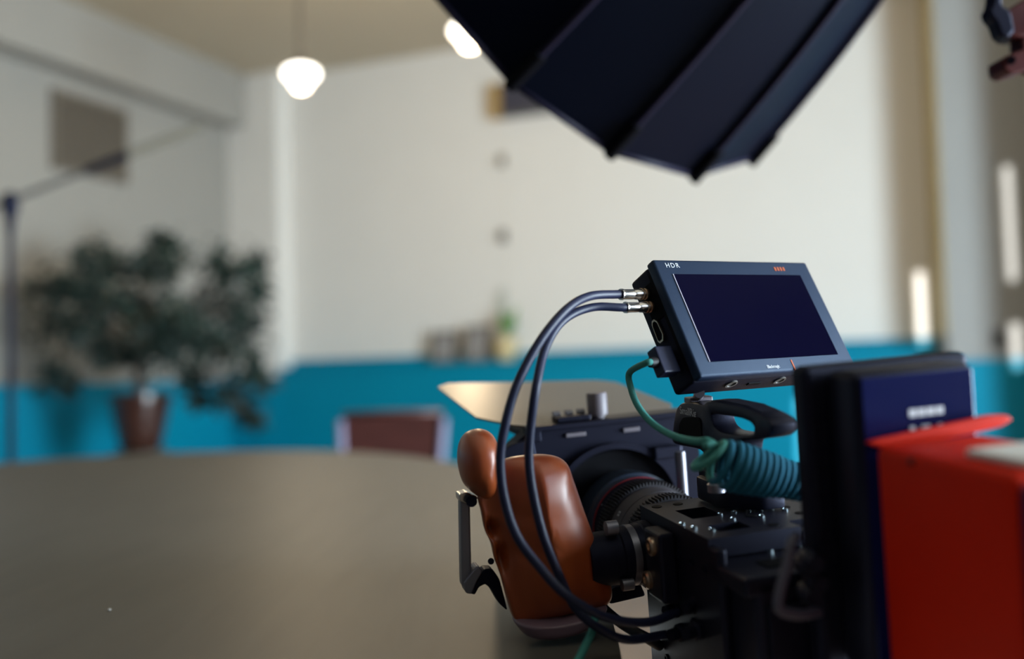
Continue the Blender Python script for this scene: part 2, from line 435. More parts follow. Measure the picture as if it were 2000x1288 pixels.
# ------------------------------------------------------------------ ornaments on the niche sill
def sill_pt(px): 
    q = hit(px, 709, 1, YF + .05); return np.array([q[0], YF + .05, SILL])
def picture(px, w_, h_, label):
    c = sill_pt(px); fr = Frame(c, (1, 0, 0), (0, math.cos(.12), math.sin(.12)), (0, -math.sin(.12) * -1, math.cos(.12)))
    fr = Frame(c + np.array([0, 0, .004]), (1, 0, 0), (0, math.cos(.15), -math.sin(.15)), (0, math.sin(.15), math.cos(.15)))
    root = empty('picture_frame', c, fr, label=label, cat='picture frame', group='picture frames on the sill')
    t = .022
    for (x0, x1, z0, z1) in ((-w_ / 2, -w_ / 2 + t, 0, h_), (w_ / 2 - t, w_ / 2, 0, h_), (-w_ / 2 + t, w_ / 2 - t, 0, t), (-w_ / 2 + t, w_ / 2 - t, h_ - t, h_)):
        bm = nb(); box(bm, x0, x1, 0, .02, z0, z1, fr, bev=.002); obj('frame_rail', bm, M_frame, root)
    bm = nb(); box(bm, -w_ / 2 + t, w_ / 2 - t, .006, .014, t, h_ - t, fr); obj('print', bm, M_photo, root)
picture(866, .19, .21, 'small dark framed picture, left one on the teal sill')
picture(932, .19, .235, 'small dark framed picture beside the yellow pot')
c = sill_pt(988)
root = empty('sill_plant', c, label='green leafed plant in a cream yellow pot on the sill', cat='plant')
bm = nb(); lathe(bm, c, (0, 0, 1), [(0, .05), (.02, .066), (.07, .077), (.12, .078), (.15, .07), (.155, .062)], 28); obj('pot', bm, M_yel, root, smooth=40)
bm = nb(); lathe(bm, c + np.array([0, 0, .156]), (0, 0, 1), [(0, .06), (.006, .045)], 20); obj('soil', bm, M_soil, root)
rnd = random.Random(4)
for k in range(14):
    a_ = rnd.uniform(0, 6.28); ln = rnd.uniform(.10, .22); le = rnd.uniform(.02, .07)
    b0 = c + np.array([0, 0, .16]); tip = b0 + np.array([math.cos(a_) * le + .05, math.sin(a_) * le, ln])
    sd = np.cross(tip - b0, (0, 1, 0)); sd /= np.linalg.norm(sd)
    mid = (b0 + tip) / 2 + np.array([math.cos(a_) * .012, math.sin(a_) * .012, .0])
    bm = nb(); v = [bm.verts.new(q) for q in (b0, mid + sd * .016, tip, mid - sd * .016, mid + np.array([0, -.006, 0]))]
    for q in ((0, 1, 4), (1, 2, 4), (2, 3, 4), (3, 0, 4)): bm.faces.new([v[i] for i in q])
    obj('leaf', bm, M_leaf2, root)
c = sill_pt(974); c[1] = YB - .03
root = empty('dried_sprig', c, label='tall pale sage sprig in a slim vase behind the yellow pot', cat='sprig')
bm = nb(); lathe(bm, c, (0, 0, 1), [(0, .012), (.05, .016), (.12, .009), (.14, .01)], 16); obj('vase', bm, M_frame, root, smooth=40)
bm = nb(); cyl(bm, c + np.array([0, 0, .14]), c + np.array([.005, 0, .42]), .002, 8); obj('stem', bm, M_leaf3, root)
for k in range(16):
    z_ = .24 + .014 * k; s = 1 if k % 2 else -1
    b0 = c + np.array([.003, 0, z_]); tip = b0 + np.array([s * .03, rnd.uniform(-.01, .0), .03])
    bm = nb(); v = [bm.verts.new(q) for q in (b0, (b0 + tip) / 2 + np.array([0, -.006, .012]), tip, (b0 + tip) / 2 + np.array([0, -.006, -.012]))]
    bm.faces.new(v); obj('leaf', bm, M_leaf3, root)

# ------------------------------------------------------------------ round-ended table
TZ = .74
TC, TA, TB, TN = (-.80, .90), .87, 1.78, 2.2
def oval(s=1.0, n=120):
    out = []
    for k in range(n):
        t = 2 * math.pi * k / n; c_, s_ = math.cos(t), math.sin(t)
        x = TC[0] + TA * s * math.copysign(abs(c_) ** (2 / TN), c_); y = TC[1] + TB * s * math.copysign(abs(s_) ** (2 / TN), s_)
        out.append((x, y))
    return out
tc_ = CAMLEV.w((TC[0], TC[1], 0))
table = empty('oval_table', tc_, CAMLEV, label='large oval table with a dark satin grey-brown top', cat='table')
bm = nb(); prism(bm, [[CAMLEV.w((x, y, TZ - .006)) for x, y in oval()]], (0, 0, .006)); obj('tabletop', bm, M_table, table)
bm = nb(); prism(bm, [[CAMLEV.w((x, y, TZ - .034)) for x, y in oval(.9995)]], (0, 0, .0275)); obj('edge_band', bm, M_tedge, table)
bm = nb(); lathe(bm, tc_, (0, 0, 1), [(.05, .09), (TZ - .09, .07), (TZ - .06, .12), (TZ - .0345, .28)], 32); obj('pedestal', bm, M_blk2, table, smooth=40)
bm = nb(); lathe(bm, tc_, (0, 0, 1), [(0, .42), (.02, .42), (.05, .1)], 40); obj('base', bm, M_blk2, table, smooth=40)
c = ground(214, 1193, TZ)
bm = nb(); lathe(bm, c, (0, 0, 1), [(0, .0012), (.0009, .0016), (.0016, .0007)], 10); obj('paper_crumb', bm, M_white, label='tiny white crumb on the near tabletop', cat='crumb')

# ------------------------------------------------------------------ chair behind the table
cd = 3.3
def chpt(px, py, d=cd): return P(px, py, d)
cc = P(756, 900, cd); cbase = np.array([cc[0], cc[1], 0])
a_ = -.12
CH = Frame(cbase, CAMLEV.M @ np.array([math.cos(a_), math.sin(a_), 0]), CAMLEV.M @ np.array([-math.sin(a_), math.cos(a_), 0]), (0, 0, 1))
chair = empty('dining_chair', cbase, CH, label='maroon dining chair with lilac edged backrest behind the table', cat='chair')
cw = .172
ztop, zbot = .805, .52
def bq(x, z): return CH.w((x, .02 + (z - .45) * .18, z))
bm = nb(); prism(bm, [roundpoly([bq(-cw * .90, zbot), bq(cw * .90, zbot), bq(cw, ztop - .008), bq(-cw, ztop - .008)], 5, .06)], CH.M @ np.array([0, .03, 0])); obj('backrest', bm, M_chair, chair)
for s in (-1, 1):
    bm = nb(); tube(bm, smoothpath([CH.w((s * cw * .86, -.02, .0)), CH.w((s * cw * .87, .0, .25)), bq(s * cw * .93, .5), bq(s * (cw + .008), ztop - .02)]), .014); obj('leg', bm, M_chair2, chair, smooth=True)
bm = nb(); tube(bm, [bq(-cw, ztop), bq(cw, ztop)], .010); obj('top_rail', bm, M_chair, chair, smooth=True)
bm = nb(); box(bm, -.2, .2, -.42, .0, .43, .47, CH, bev=.012); obj('seat', bm, M_chair, chair)
for s in (-1, 1):
    bm = nb(); cyl(bm, CH.w((s * .17, -.39, 0)), CH.w((s * .175, -.38, .43)), .013); obj('leg', bm, M_chair2, chair, smooth=40)

# ------------------------------------------------------------------ boom stand behind the table at the left
sd_ = 3.0
s0 = P(20, 392, sd_); sb = np.array([s0[0], s0[1], 0])
stand = empty('boom_stand', sb, CAMLEV, label='black boom stand with raised telescopic arm at the left edge', cat='stand')
bm = nb(); cyl(bm, sb + (0, 0, .12), s0, .0095); obj('pole', bm, M_blk, stand, smooth=40)
bm = nb(); cyl(bm, sb + (0, 0, .08), sb + (0, 0, .62), .013); obj('lower_tube', bm, M_blk, stand, smooth=40)
bm = nb(); cyl(bm, sb + (0, 0, .60), sb + (0, 0, .67), .02); obj('collar', bm, M_blk2, stand, smooth=40)
bm = nb(); lathe(bm, s0 + (0, 0, -.10), (0, 0, 1), [(0, .011), (.05, .016), (.08, .026), (.115, .024), (.125, .012)], 20); obj('clutch', bm, M_blk, stand, smooth=40)
e_ = P(396, 246, 3.15); dirv = e_ - s0; L_ = np.linalg.norm(dirv); dirv /= L_
bm = nb(); cyl(bm, s0 - dirv * .35, s0 + dirv * L_ * .62, .0085); obj('boom_arm', bm, M_grey, stand, smooth=40)
bm = nb(); cyl(bm, s0 + dirv * L_ * .38, s0 + dirv * L_ * .60, .0135); obj('boom_clutch', bm, M_blk, stand, smooth=40)
bm = nb(); cyl(bm, s0 + dirv * L_ * .60, s0 + dirv * L_, .0125); obj('boom_tip', bm, mat('olive grey tube', (.19, .17, .13), .5), stand, smooth=40)
bm = nb(); cyl(bm, s0 - dirv * .42, s0 - dirv * .33, .03); obj('counterweight', bm, M_blk2, stand, smooth=40)
for k in range(3):
    a_ = k * 2.094 + .4
    bm = nb(); cyl(bm, sb + (0, 0, .14), sb + (math.cos(a_) * .3, math.sin(a_) * .3, .012), .011); obj('leg', bm, M_blk, stand, smooth=40)

# ------------------------------------------------------------------ potted ficus on a plinth
pd = 5.2
pb = P(275, 882, pd); pt = P(275, 768, pd)
ficus = empty('potted_ficus', pb, CAMLEV, label='bushy dark ficus in an oxblood glazed pot on a stand', cat='potted plant')
hp = pt[2] - pb[2]
bm = nb(); lathe(bm, pb, (0, 0, 1), [(0, .085), (.01, .098), (hp * .3, .118), (hp * .7, .143), (hp * .86, .150), (hp * .87, .157), (hp, .157), (hp, .142), (hp - .03, .14)], 40); obj('pot', bm, M_pot, ficus, smooth=40)
bm = nb(); lathe(bm, (pb[0], pb[1], pt[2] - .035), (0, 0, 1), [(0, .138), (.004, .12)], 24); obj('soil', bm, M_soil, ficus)
rnd = random.Random(11)
CL = [(170, 508, 34), (215, 522, 40), (330, 492, 32), (320, 520, 34), (272, 520, 26), (425, 508, 28), (462, 528, 34), (498, 512, 20), (88, 560, 34), (108, 618, 42), (150, 640, 34),
      (178, 585, 34), (228, 590, 40), (268, 600, 40), (312, 606, 42), (350, 625, 42), (402, 612, 46), (452, 588, 46), (486, 612, 34), (465, 655, 42), (425, 672, 34), (300, 652, 50),
      (258, 688, 38), (330, 690, 42), (382, 660, 34), (200, 690, 24), (484, 716, 32), (505, 735, 24), (105, 722, 20), (132, 748, 20), (372, 735, 26), (392, 775, 24), (440, 770, 28), (482, 800, 24), (500, 822, 14), (140, 560, 26), (310, 468, 20), (505, 560, 22)]
CW = []
for (x, y, r_) in CL: CW.append((P(x, y, pd + rnd.uniform(-.28, .28)), r_ / F * pd))
# trunk and branches: each branch runs from the trunk fork to a cluster
fork = P(278, 700, pd); t0 = np.array([pb[0], pb[1], pt[2] - .035])
bm = nb(); tube(bm, smoothpath([t0, P(272, 735, pd), fork, P(290, 650, pd), P(300, 600, pd)]), [.03 - .018 * k / 32 for k in range(33)]); obj('trunk', bm, M_bark, ficus, smooth=True)
for i, (c, r_) in enumerate(CW):
    mid = (fork + c) / 2 + np.array([rnd.uniform(-.05, .05), rnd.uniform(-.05, .05), .06 + .1 * (c[2] < fork[2])])
    bm = nb(); p_ = smoothpath([fork, mid, c], 6); tube(bm, p_, [.011 - .008 * k / (len(p_) - 1) for k in range(len(p_))], 6); obj('branch', bm, M_bark, ficus, smooth=True)
bm = nb()
for c, r_ in CW:
    for k in range(int(30 + 800 * r_)):
        q = c + np.array([rnd.gauss(0, r_ * .54) for _ in range(3)])
        d = np.array([rnd.gauss(0, 1), rnd.gauss(0, 1), rnd.gauss(-.5, .7)]); d /= np.linalg.norm(d)
        s = np.cross(d, (rnd.gauss(0, 1), rnd.gauss(0, 1), rnd.gauss(0, 1))); s /= np.linalg.norm(s) + 1e-9
        n_ = np.cross(d, s); l_ = rnd.uniform(.05, .08); w_ = l_ * .24
        v = [bm.verts.new(z) for z in (q, q + d * l_ * .45 + s * w_ + n_ * .006, q + d * l_, q + d * l_ * .45 - s * w_ + n_ * .006, q + d * l_ * .5)]
        for g in ((0, 1, 4), (1, 2, 4), (2, 3, 4), (3, 0, 4)): bm.faces.new([v[z] for z in g])
obj('foliage', bm, M_leaf, ficus, kind='stuff')
pst = empty('plant_stand', (pb[0], pb[1], 0), CAMLEV, label='dark plant stand carrying the ficus pot', cat='plant stand')
bm = nb(); lathe(bm, (pb[0], pb[1], pb[2] - .025), (0, 0, 1), [(0, .14), (.0245, .14)], 32); obj('top', bm, M_frame, pst)
for k in range(4):
    a_ = k * math.pi / 2 + .6
    bm = nb(); cyl(bm, (pb[0] + math.cos(a_) * .14, pb[1] + math.sin(a_) * .14, 0), (pb[0] + math.cos(a_) * .1, pb[1] + math.sin(a_) * .1, pb[2] - .025), .012); obj('leg', bm, M_frame, pst, smooth=40)

# ------------------------------------------------------------------ softbox overhead
SC = P(1250 - 86.1, 50 - 190.2, 1.4)
el, az = -.383, 2.274
SA = math.cos(el) * (math.cos(az) * cr + math.sin(az) * cf) + math.sin(el) * cu
SE1 = np.cross(SA, cu); SE1 /= np.linalg.norm(SE1); SE2 = np.cross(SA, SE1)
SR, SDEP, SR0, N = .45 * .869, .70, .085, 16
soft = empty('softbox', SC - SA * SDEP, Frame((0, 0, 0), SE1, SE2, -SA), label='black sixteen-panel deep softbox hanging in at the top', cat='softbox')
def sp(k, t, off=0.0):
    ph = 2.263 - 2 * math.pi / N * k
    r_ = SR0 + (SR - SR0) * t + .035 * math.sin(math.pi * t) + off
    return SC - SA * SDEP * (1 - t) + r_ * (math.cos(ph) * SE1 + math.sin(ph) * SE2)
for k in range(N):
    bm = nb(); nt_, nk = 14, 4
    g = [[bm.verts.new(sp(k + j / nk, i / nt_) * 1.0 + (sp(k, i / nt_) + (sp(k + 1, i / nt_) - sp(k, i / nt_)) * j / nk - sp(k + j / nk, i / nt_)) * 1.12) for j in range(nk + 1)] for i in range(nt_ + 1)]
    for i in range(nt_):
        for j in range(nk): bm.faces.new((g[i][j], g[i + 1][j], g[i + 1][j + 1], g[i][j + 1]))
    obj('panel', bm, M_fab, soft, smooth=True)
    bm = nb(); tube(bm, [sp(k, i / 14, .004) for i in range(14)] + [sp(k, .94, .004)], .0045, 8); obj('rib', bm, M_fabs, soft, smooth=True)
    bm = nb(); cyl(bm, sp(k, .93, .004), sp(k, 1.005, .004), .0085, 10); obj('tip_pocket', bm, M_blk3, soft, smooth=40)
    bm = nb(); tube(bm, [sp(k, 1), sp(k + 1, 1)], .004, 6); obj('rim_piping', bm, M_fabs, soft, smooth=True)
bm = nb(); bm.faces.new([bm.verts.new(sp(k, .97, -.012)) for k in range(N)]); obj('diffuser', bm, M_diff, soft)
sring = SC - SA * SDEP
bm = nb(); lathe(bm, sring, -SA, [(-.01, SR0 + .004), (.02, SR0 + .006), (.03, .06)], 32); obj('speed_ring', bm, M_blk, soft, smooth=40)
lamp = empty('studio_lamp', sring - SA * .032, Frame((0, 0, 0), SE1, SE2, -SA), label='black studio lamp head behind the softbox', cat='lamp')
bm = nb(); lathe(bm, sring - SA * .032, -SA, [(0, .06), (.01, .065), (.2, .065), (.22, .05)], 28); obj('housing', bm, M_blk2, lamp, smooth=40)
yk = sring - SA * .12
bm = nb(); cyl(bm, yk - cu * .06, yk - cu * .13, .012); obj('yoke', bm, M_blk, lamp, smooth=40)
yb = yk - cu * .13
# light stand below the lamp, just outside the frame, with the red clamp arm reaching into view
ls = empty('light_stand', (yb[0], yb[1], 0), CAMLEV, label='black light stand carrying the softbox lamp', cat='stand')
bm = nb(); cyl(bm, (yb[0], yb[1], .1), (yb[0], yb[1], yb[2] - .004), .015); obj('pole', bm, M_blk, ls, smooth=40)
for k in range(3):
    a_ = k * 2.094 + 1.0
    bm = nb(); cyl(bm, (yb[0], yb[1], .3), (yb[0] + math.cos(a_) * .4, yb[1] + math.sin(a_) * .4, .012), .011); obj('leg', bm, M_blk, ls, smooth=40)
kd = .98
clampo = empty('red_clamp', P(2015, 150, kd), CAMLEV, label='dark red metal clamp with black wing knob at the top right edge', cat='clamp')
def poly(pxs, d): return [P(x, y, d) for x, y in pxs]
bm = nb(); prism(bm, [roundpoly(poly([(1962, 22), (2010, -8), (2060, -20), (2060, 60), (2012, 66), (1990, 72), (1972, 70)], kd), 4, .2)], cf * .03, .002); obj('upper_jaw', bm, M_red, clampo)
bm = nb(); prism(bm, [roundpoly(poly([(1995, 60), (2060, 50), (2060, 150), (2008, 128), (1997, 100)], kd + .004), 3, .2)], cf * .026, .002); obj('spine', bm, M_red, clampo)
bm = nb(); prism(bm, [roundpoly(poly([(1959, 112), (1992, 97), (2010, 94), (2012, 136), (1975, 144), (1962, 136)], kd - .002), 4, .22)], cf * .034, .002); obj('lower_jaw', bm, M_red, clampo)
bm = nb(); cyl(bm, P(1975, 118, kd - .0045), P(1975, 118, kd), .0042); obj('bolt', bm, M_blk, clampo, smooth=40)
bm = nb(); prism(bm, [roundpoly(poly([(1931, 20), (1938, 8), (1944, -30), (1962, -30), (1958, 8), (1976, 20), (1985, 60), (1970, 74), (1955, 70), (1945, 42), (1936, 34)], kd - .012), 4, .3)], cf * .02, .003); obj('wing_knob', bm, M_blk, clampo)
pe = np.array([yb[0], yb[1], P(2050, 60, kd)[2]])
pa = P(2050, 55, kd + .015); pe = pe - (pe - pa) / np.linalg.norm(pe - pa) * .0155
bm = nb(); cyl(bm, pa, pe, .008); obj('arm', bm, M_blk, clampo, smooth=40)

# ------------------------------------------------------------------ the cinema camera rig
B0 = RIG.w((.05, -.03, -.145))
rig = empty('cinema_camera_rig', B0, RIG, label='black cinema camera rig with wooden grip, lens and matte box', cat='camera rig')
def rbox(bm, *a, **k): return box(bm, *a, fr=RIG, **k)
# camera body
bm = nb(); rbox(bm, .006, .098, -.108, .018, -.135, -.014, bev=.004)
body = obj('camera_body', bm, M_blk, rig)
for (x0, x1, y0, y1, z0, z1) in ((.012, .09, -.1095, -.108, -.06, -.03), (.02, .08, -.1095, -.108, -.12, -.075)):
    bm = nb(); rbox(bm, x0, x1, y0 - .002, y1, z0, z1, bev=.0006); obj('rear_panel', bm, M_blk2, body)
# cage
def prx(pxs, z, th, hole=None):
    bm_ = nb(); lps = [[RIG.w(RIG.on(x, y, 2, z)) for x, y in pxs]]
    return bm_, lps
qa, qb = RIG.on(1275, 1068, 0, -.012), RIG.on(1268, 1133, 0, -.012)
bm = nb(); rbox(bm, -.012, -.0003, min(qa[1], qb[1]) - .012, .016, qb[2] - .011, qa[2] + .010, bev=.002); obj('bolt_block', bm, M_blk, rig)
bm = nb(); rbox(bm, 0, .006, -.075, .052, -.135, -.004, bev=.002)
plate = obj('cage_side_plate', bm, M_blk, rig)
for (x, y) in ((1275, 1068), (1268, 1133)):
    q = RIG.on(x, y, 0, -.0122)
    bm = nb(); lathe(bm, RIG.w(q), -RIG.M[:, 0], [(-.001, .0062), (.002, .0062), (.0032, .005), (.0032, .0025), (.0018, .0023)], 20); obj('bolt', bm, M_brass, plate, smooth=40)
for (y, z) in ((-.015, -.02), (-.035, -.02), (-.055, -.02), (.0, -.05), (-.03, -.06), (.0, -.075), (.02, -.1), (-.01, -.115), (-.04, -.1)):
    bm = nb(); lathe(bm, RIG.w((0, y, z)), -RIG.M[:, 0], [(-.001, .003), (.0012, .003), (.0012, .0018), (-.0002, .0017)], 12); obj('screw', bm, M_blk2, plate)
bm = nb()
for a in ((0, .014, -.062, .052), (.014, .036, .022, .052), (.014, .036, -.030, -.008), (.014, .036, -.062, -.048), (.036, .062, -.062, .052), (.062, .1, -.045, .052)):
    rbox(bm, a[0], a[1], a[2], a[3], -.012, 0)
bmesh.ops.remove_doubles(bm, verts=bm.verts[:], dist=1e-5)
top = obj('cage_top_plate', bm, M_blk, rig)
bm = nb(); rbox(bm, .0, .1, -.108, -.060, -.024, -.013, bev=.002); rear = obj('cage_rear_plate', bm, M_blk, rig)
bm = nb(); rbox(bm, .062, .1, -.062, -.045, -.0125, -.003, bev=.001); obj('rear_step', bm, M_blk, rear)
for (x0, y0) in ((.022, -.094), (.06, -.094)):
    bm = nb(); rbox(bm, x0, x0 + .02, y0, y0 + .016, -.0131, -.0124); obj('slot', bm, M_blk3, rear)
M_scr = mat('pale steel screw', (.55, .66, .72), .18, metal=1)
for (x, y) in ((1332, 1025), (1355, 1032), (1390, 1036), (1406, 1006), (1434, 1002), (1431, 1015), (1461, 998), (1485, 994), (1505, 990), (1533, 997), (1487, 1010)):
    q = RIG.on(x, y, 2, 0)
    bm = nb(); lathe(bm, RIG.w(q), RIG.M[:, 2], [(-.0005, .0021), (.0009, .0021), (.0012, .0012), (.0004, .0010)], 12); obj('screw', bm, M_scr, top, smooth=40)
for (x, y) in ((1502, 1078), (1558, 1066)):
    q = RIG.on(x, y, 2, -.013)
    bm = nb(); lathe(bm, RIG.w(q), RIG.M[:, 2], [(-.0005, .0028), (.0012, .0028), (.0016, .0016), (.0006, .0014)], 12); obj('screw', bm, M_scr, rear, smooth=40)
for (x, y) in ((.008, .040), (.024, .040), (.05, -.02), (.05, -.05), (.08, -.03), (.08, -.01)):
    bm = nb(); lathe(bm, RIG.w((x, y, -.0005)), RIG.M[:, 2], [(0, .0036), (.0009, .0036)], 16); obj('threaded_hole', bm, M_blk3, top)
# locking lever on the rear
bm = nb(); tube(bm, smoothpath([P(1556, 1048, .53), P(1546, 1062, .525), P(1536, 1110, .52), P(1522, 1165, .515), P(1524, 1192, .515), P(1560, 1202, .52), P(1600, 1196, .53)]), .0028, 10); obj('locking_lever', bm, mat('dusk grey lever', (.05, .05, .085), .5), rig, smooth=True)
# rear SDI sockets low on the body side
for (x, y, dd) in ((1320, 1190, .66), (1330, 1236, .65), (1360, 1182, .63), (1362, 1232, .62)):
    q = P(x, y, dd)
    bm = nb(); lathe(bm, q, -RIG.M[:, 0] - .3 * RIG.M[:, 1], [(-.02, .0048), (-.004, .0048), (-.003, .0058), (.002, .0058), (.003, .004), (.009, .004)], 16); obj('socket', bm, M_blk2, rig, smooth=40)

# rosette joint between cage and grip
ry, rz_ = .04, -.031
def rx(x): return RIG.w((x, ry, rz_))
ax = -RIG.M[:, 0]
bm = nb(); lathe(bm, rx(-.0005), ax, [(0, .0225), (.006, .0225), (.007, .0215), (.012, .0215)], 40); ro = obj('rosette_joint', bm, M_blk, rig, smooth=40)
bm = nb(); lathe(bm, rx(-.0125), ax, [(0, .0212), (.005, .0212)], 40); obj('steel_band', bm, M_steel2, ro, smooth=40)
bm = nb(); lathe(bm, rx(-.0175), ax, [(0, .0205), (.006, .0205), (.007, .0192), (.030, .0185)], 40); obj('sleeve', bm, M_blk2, ro, smooth=40)
bm = nb(); cyl(bm, RIG.w((-.034, .03, -.008)), RIG.w((-.026, .03, -.008)), .005); obj('release_button', bm, M_steel2, ro, smooth=40)
bm = nb(); cyl(bm, RIG.w((-.028, .022, -.046)), RIG.w((-.02, .022, -.046)), .004); obj('bolt', bm, M_steel2, ro, smooth=40)
bm = nb(); prism(bm, [roundpoly([RIG.w(RIG.on(x, y, 1, .055)) for x, y in ((1192, 1150), (1250, 1138), (1262, 1165), (1232, 1172), (1190, 1182))], 4, .2)], RIG.M[:, 1] * .02, .001); obj('lower_bracket', bm, M_blk, rig)

# wooden hand grip: star-shaped outlines inflated into solids
def catm(pts, n=6):
    p_ = [np.array(q, float) for q in pts]; out = []
    N_ = len(p_)
    for i in range(N_):
        a, b, c, d = p_[i - 1], p_[i], p_[(i + 1) % N_], p_[(i + 2) % N_]
        for k in range(n):
            t = k / n
            out.append(.5 * (2 * b + (c - a) * t + (2 * a - 5 * b + 4 * c - d) * t * t + (3 * b - a - 3 * c + d) * t ** 3))
    return out
def inflate(bm, outline, ctr, yc, T, p, front=lambda x, y: 0, rings=14):
    """outline in pixels on the rig plane y=yc; front() pushes the near surface (metres, + = away)"""
    o_ = catm(outline); ctr = np.array(ctr, float); n = len(o_)
    def pt(q, dy):
        w_ = RIG.on(q[0], q[1], 1, yc); return RIG.w((w_[0], w_[1] + dy, w_[2]))
    F_, B_ = [], []
    for j in range(rings + 1):
        s = math.sin(j / rings * math.pi / 2)
        h = T * (max(0, 1 - s ** p)) ** .5
        fr_, br_ = [], []
        for q in o_:
            c_ = ctr + (q - ctr) * s
            fr_.append(bm.verts.new(pt(c_, -h + front(c_[0], c_[1]) * (1 - s ** 8))))
            br_.append(bm.verts.new(pt(c_, h * .9))) if j < rings else None
            if j == 0: break
        F_.append(fr_); B_.append(br_)
    B_[-1] = F_[-1]
    for L_ in (F_, B_):
        for j in range(rings):
            for k in range(n):
                k2 = (k + 1) % n
                if j == 0: bm.faces.new((L_[0][0], L_[1][k], L_[1][k2]))
                else: bm.faces.new((L_[j][k], L_[j + 1][k], L_[j + 1][k2], L_[j][k2]))
def gfront(x, y):
    t = (y - 890) / 310
    rx_ = 1040 + 20 * min(1, max(0, t * 2)) + 55 * max(0, t - .4)
    d = (rx_ - x) * .00036
    v = max(0, d) * .55 + max(0, -d) * .30
    for (gx, gy, sx, sy, dp) in ((956, 1035, 12, 17, .020), (976, 1102, 10, 34, .020), (1000, 1000, 60, 18, .0015), (1010, 1075, 60, 18, .0015)):
        v += dp * math.exp(-((x - gx) / sx) ** 2 - ((y - gy) / sy) ** 2)
    return v
bm = nb()
GO = [(985, 898), (1030, 889), (1075, 889), (1103, 902), (1117, 935), (1136, 990), (1160, 1055), (1182, 1118), (1193, 1155), (1183, 1180), (1140, 1192), (1080, 1204), (1022, 1214), (1003, 1208), (990, 1170), (979, 1128), (966, 1092), (959, 1062), (947, 1035), (940, 1000), (934, 965), (950, 925)]
inflate(bm, GO, (1062, 1050), .04, .024, 5, gfront)
grip = obj('hand_grip', bm, M_wood, rig, smooth=True, label='polished red-brown wooden hand grip')
bm = nb()
inflate(bm, [(895, 905), (897, 870), (911, 846), (938, 838), (961, 849), (972, 878), (972, 905), (968, 935), (962, 965), (945, 975), (922, 962), (904, 942)], (935, 905), .045, .024, 2.4)
obj('thumb_rest', bm, M_wood, grip, smooth=True, label='rounded wooden thumb rest')
bm = nb()
inflate(bm, [(1006, 1208), (1060, 1203), (1130, 1190), (1180, 1178), (1160, 1205), (1125, 1226), (1070, 1239), (1028, 1238), (1012, 1226)], (1085, 1212), .038, .022, 5)
obj('base_plate', bm, mat('dusky mauve base', (.17, .11, .15), .4), grip, smooth=True, label='mauve grey base plate')

# hinged bar and arm left of the grip
yb_ = .05
def ry_(x, y, yy=yb_): return RIG.w(RIG.on(x, y, 1, yy))
sidearm = empty
bm = nb(); prism(bm, [roundpoly([ry_(x, y) for x, y in ((899, 972), (918, 976), (922, 1148), (902, 1146))], 3, .08)], RIG.M[:, 1] * .010, .0012); bar = obj('extension_bar', bm, M_steel2, rig, label='slim grey metal bar beside the grip')
bm = nb(); prism(bm, [roundpoly([ry_(x, y, .048) for x, y in ((897, 966), (913, 962), (934, 972), (930, 982), (918, 988), (897, 980))], 3, .2)], RIG.M[:, 1] * .014, .001); obj('top_lug', bm, M_steel, bar)
bm = nb(); cyl(bm, ry_(921, 980, .042), ry_(921, 980, .06), .0038); obj('hinge_pin', bm, M_blk, bar, smooth=40)
bm = nb(); prism(bm, [roundpoly([ry_(x, y, .048) for x, y in ((905, 1140), (926, 1112), (934, 1106), (944, 1116), (930, 1140), (922, 1162), (910, 1160))], 3, .25)], RIG.M[:, 1] * .014, .001); obj('lower_lug', bm, M_steel2, bar)
bm = nb(); prism(bm, [roundpoly([ry_(x, y, .052) for x, y in ((916, 1160), (930, 1142), (946, 1112), (962, 1112), (976, 1132), (986, 1170), (992, 1195), (975, 1180), (958, 1150), (948, 1142), (936, 1148), (928, 1163))], 3, .2)], RIG.M[:, 1] * .012, .001); obj('curved_arm', bm, M_blk, bar)
bm = nb(); cyl(bm, ry_(959, 1097, .05), ry_(959, 1097, .06), .0022); obj('pin', bm, M_blk, bar)

# lens
LX, LZ = .034, -.039
lo_ = RIG.w((LX, 0, LZ)); la = RIG.M[:, 1]
bm = nb(); lathe(bm, lo_, la, [(.019, .030), (.030, .031), (.045, .0335), (.074, .0345)], 64); lens = obj('lens', bm, M_blk2, rig, smooth=40, label='dark cinema prime lens with geared rings')
M_gear = mat('grey black gear', (.028, .026, .032), .4)
def gear(h0, h1, r_, teeth):
    bm = nb(); seg = teeth * 4
    lathe(bm, lo_, la, [(h0, r_), (h1, r_)], seg, wob=lambda k, h: 1.045 if k % 4 < 2 else .975)
    return bm
obj('iris_gear', gear(.0745, .0875, .0365, 84), M_gear, lens)
bm = nb(); lathe(bm, lo_, la, [(.088, .036), (.100, .0365), (.1003, .0360), (.1008, .0360), (.1011, .0367), (.118, .0375)], 72); barrel = obj('focus_barrel', bm, mat('charcoal lens barrel', (.055, .048, .058), .42), lens, smooth=40)
obj('focus_gear', gear(.1185, .136, .0395, 92), M_gear, lens)
bm = nb(); lathe(bm, lo_, la, [(.1365, .0395), (.147, .0400)], 72); obj('distance_ring', bm, M_blk2, lens, smooth=40)
bm = nb(); lathe(bm, lo_, la, [(.1471, .0404), (.1485, .0404)], 72); obj('red_ring', bm, M_txtr, lens, smooth=40, label='thin red ring')
bm = nb(); lathe(bm, lo_, la, [(.1486, .0402), (.156, .0405), (.157, .0425), (.170, .0425), (.172, .041), (.185, .041)], 72); obj('front_barrel', bm, mat('blue lit front barrel', (.020, .030, .055), .3), lens, smooth=40)  # blue light on the front barrel is put into its colour

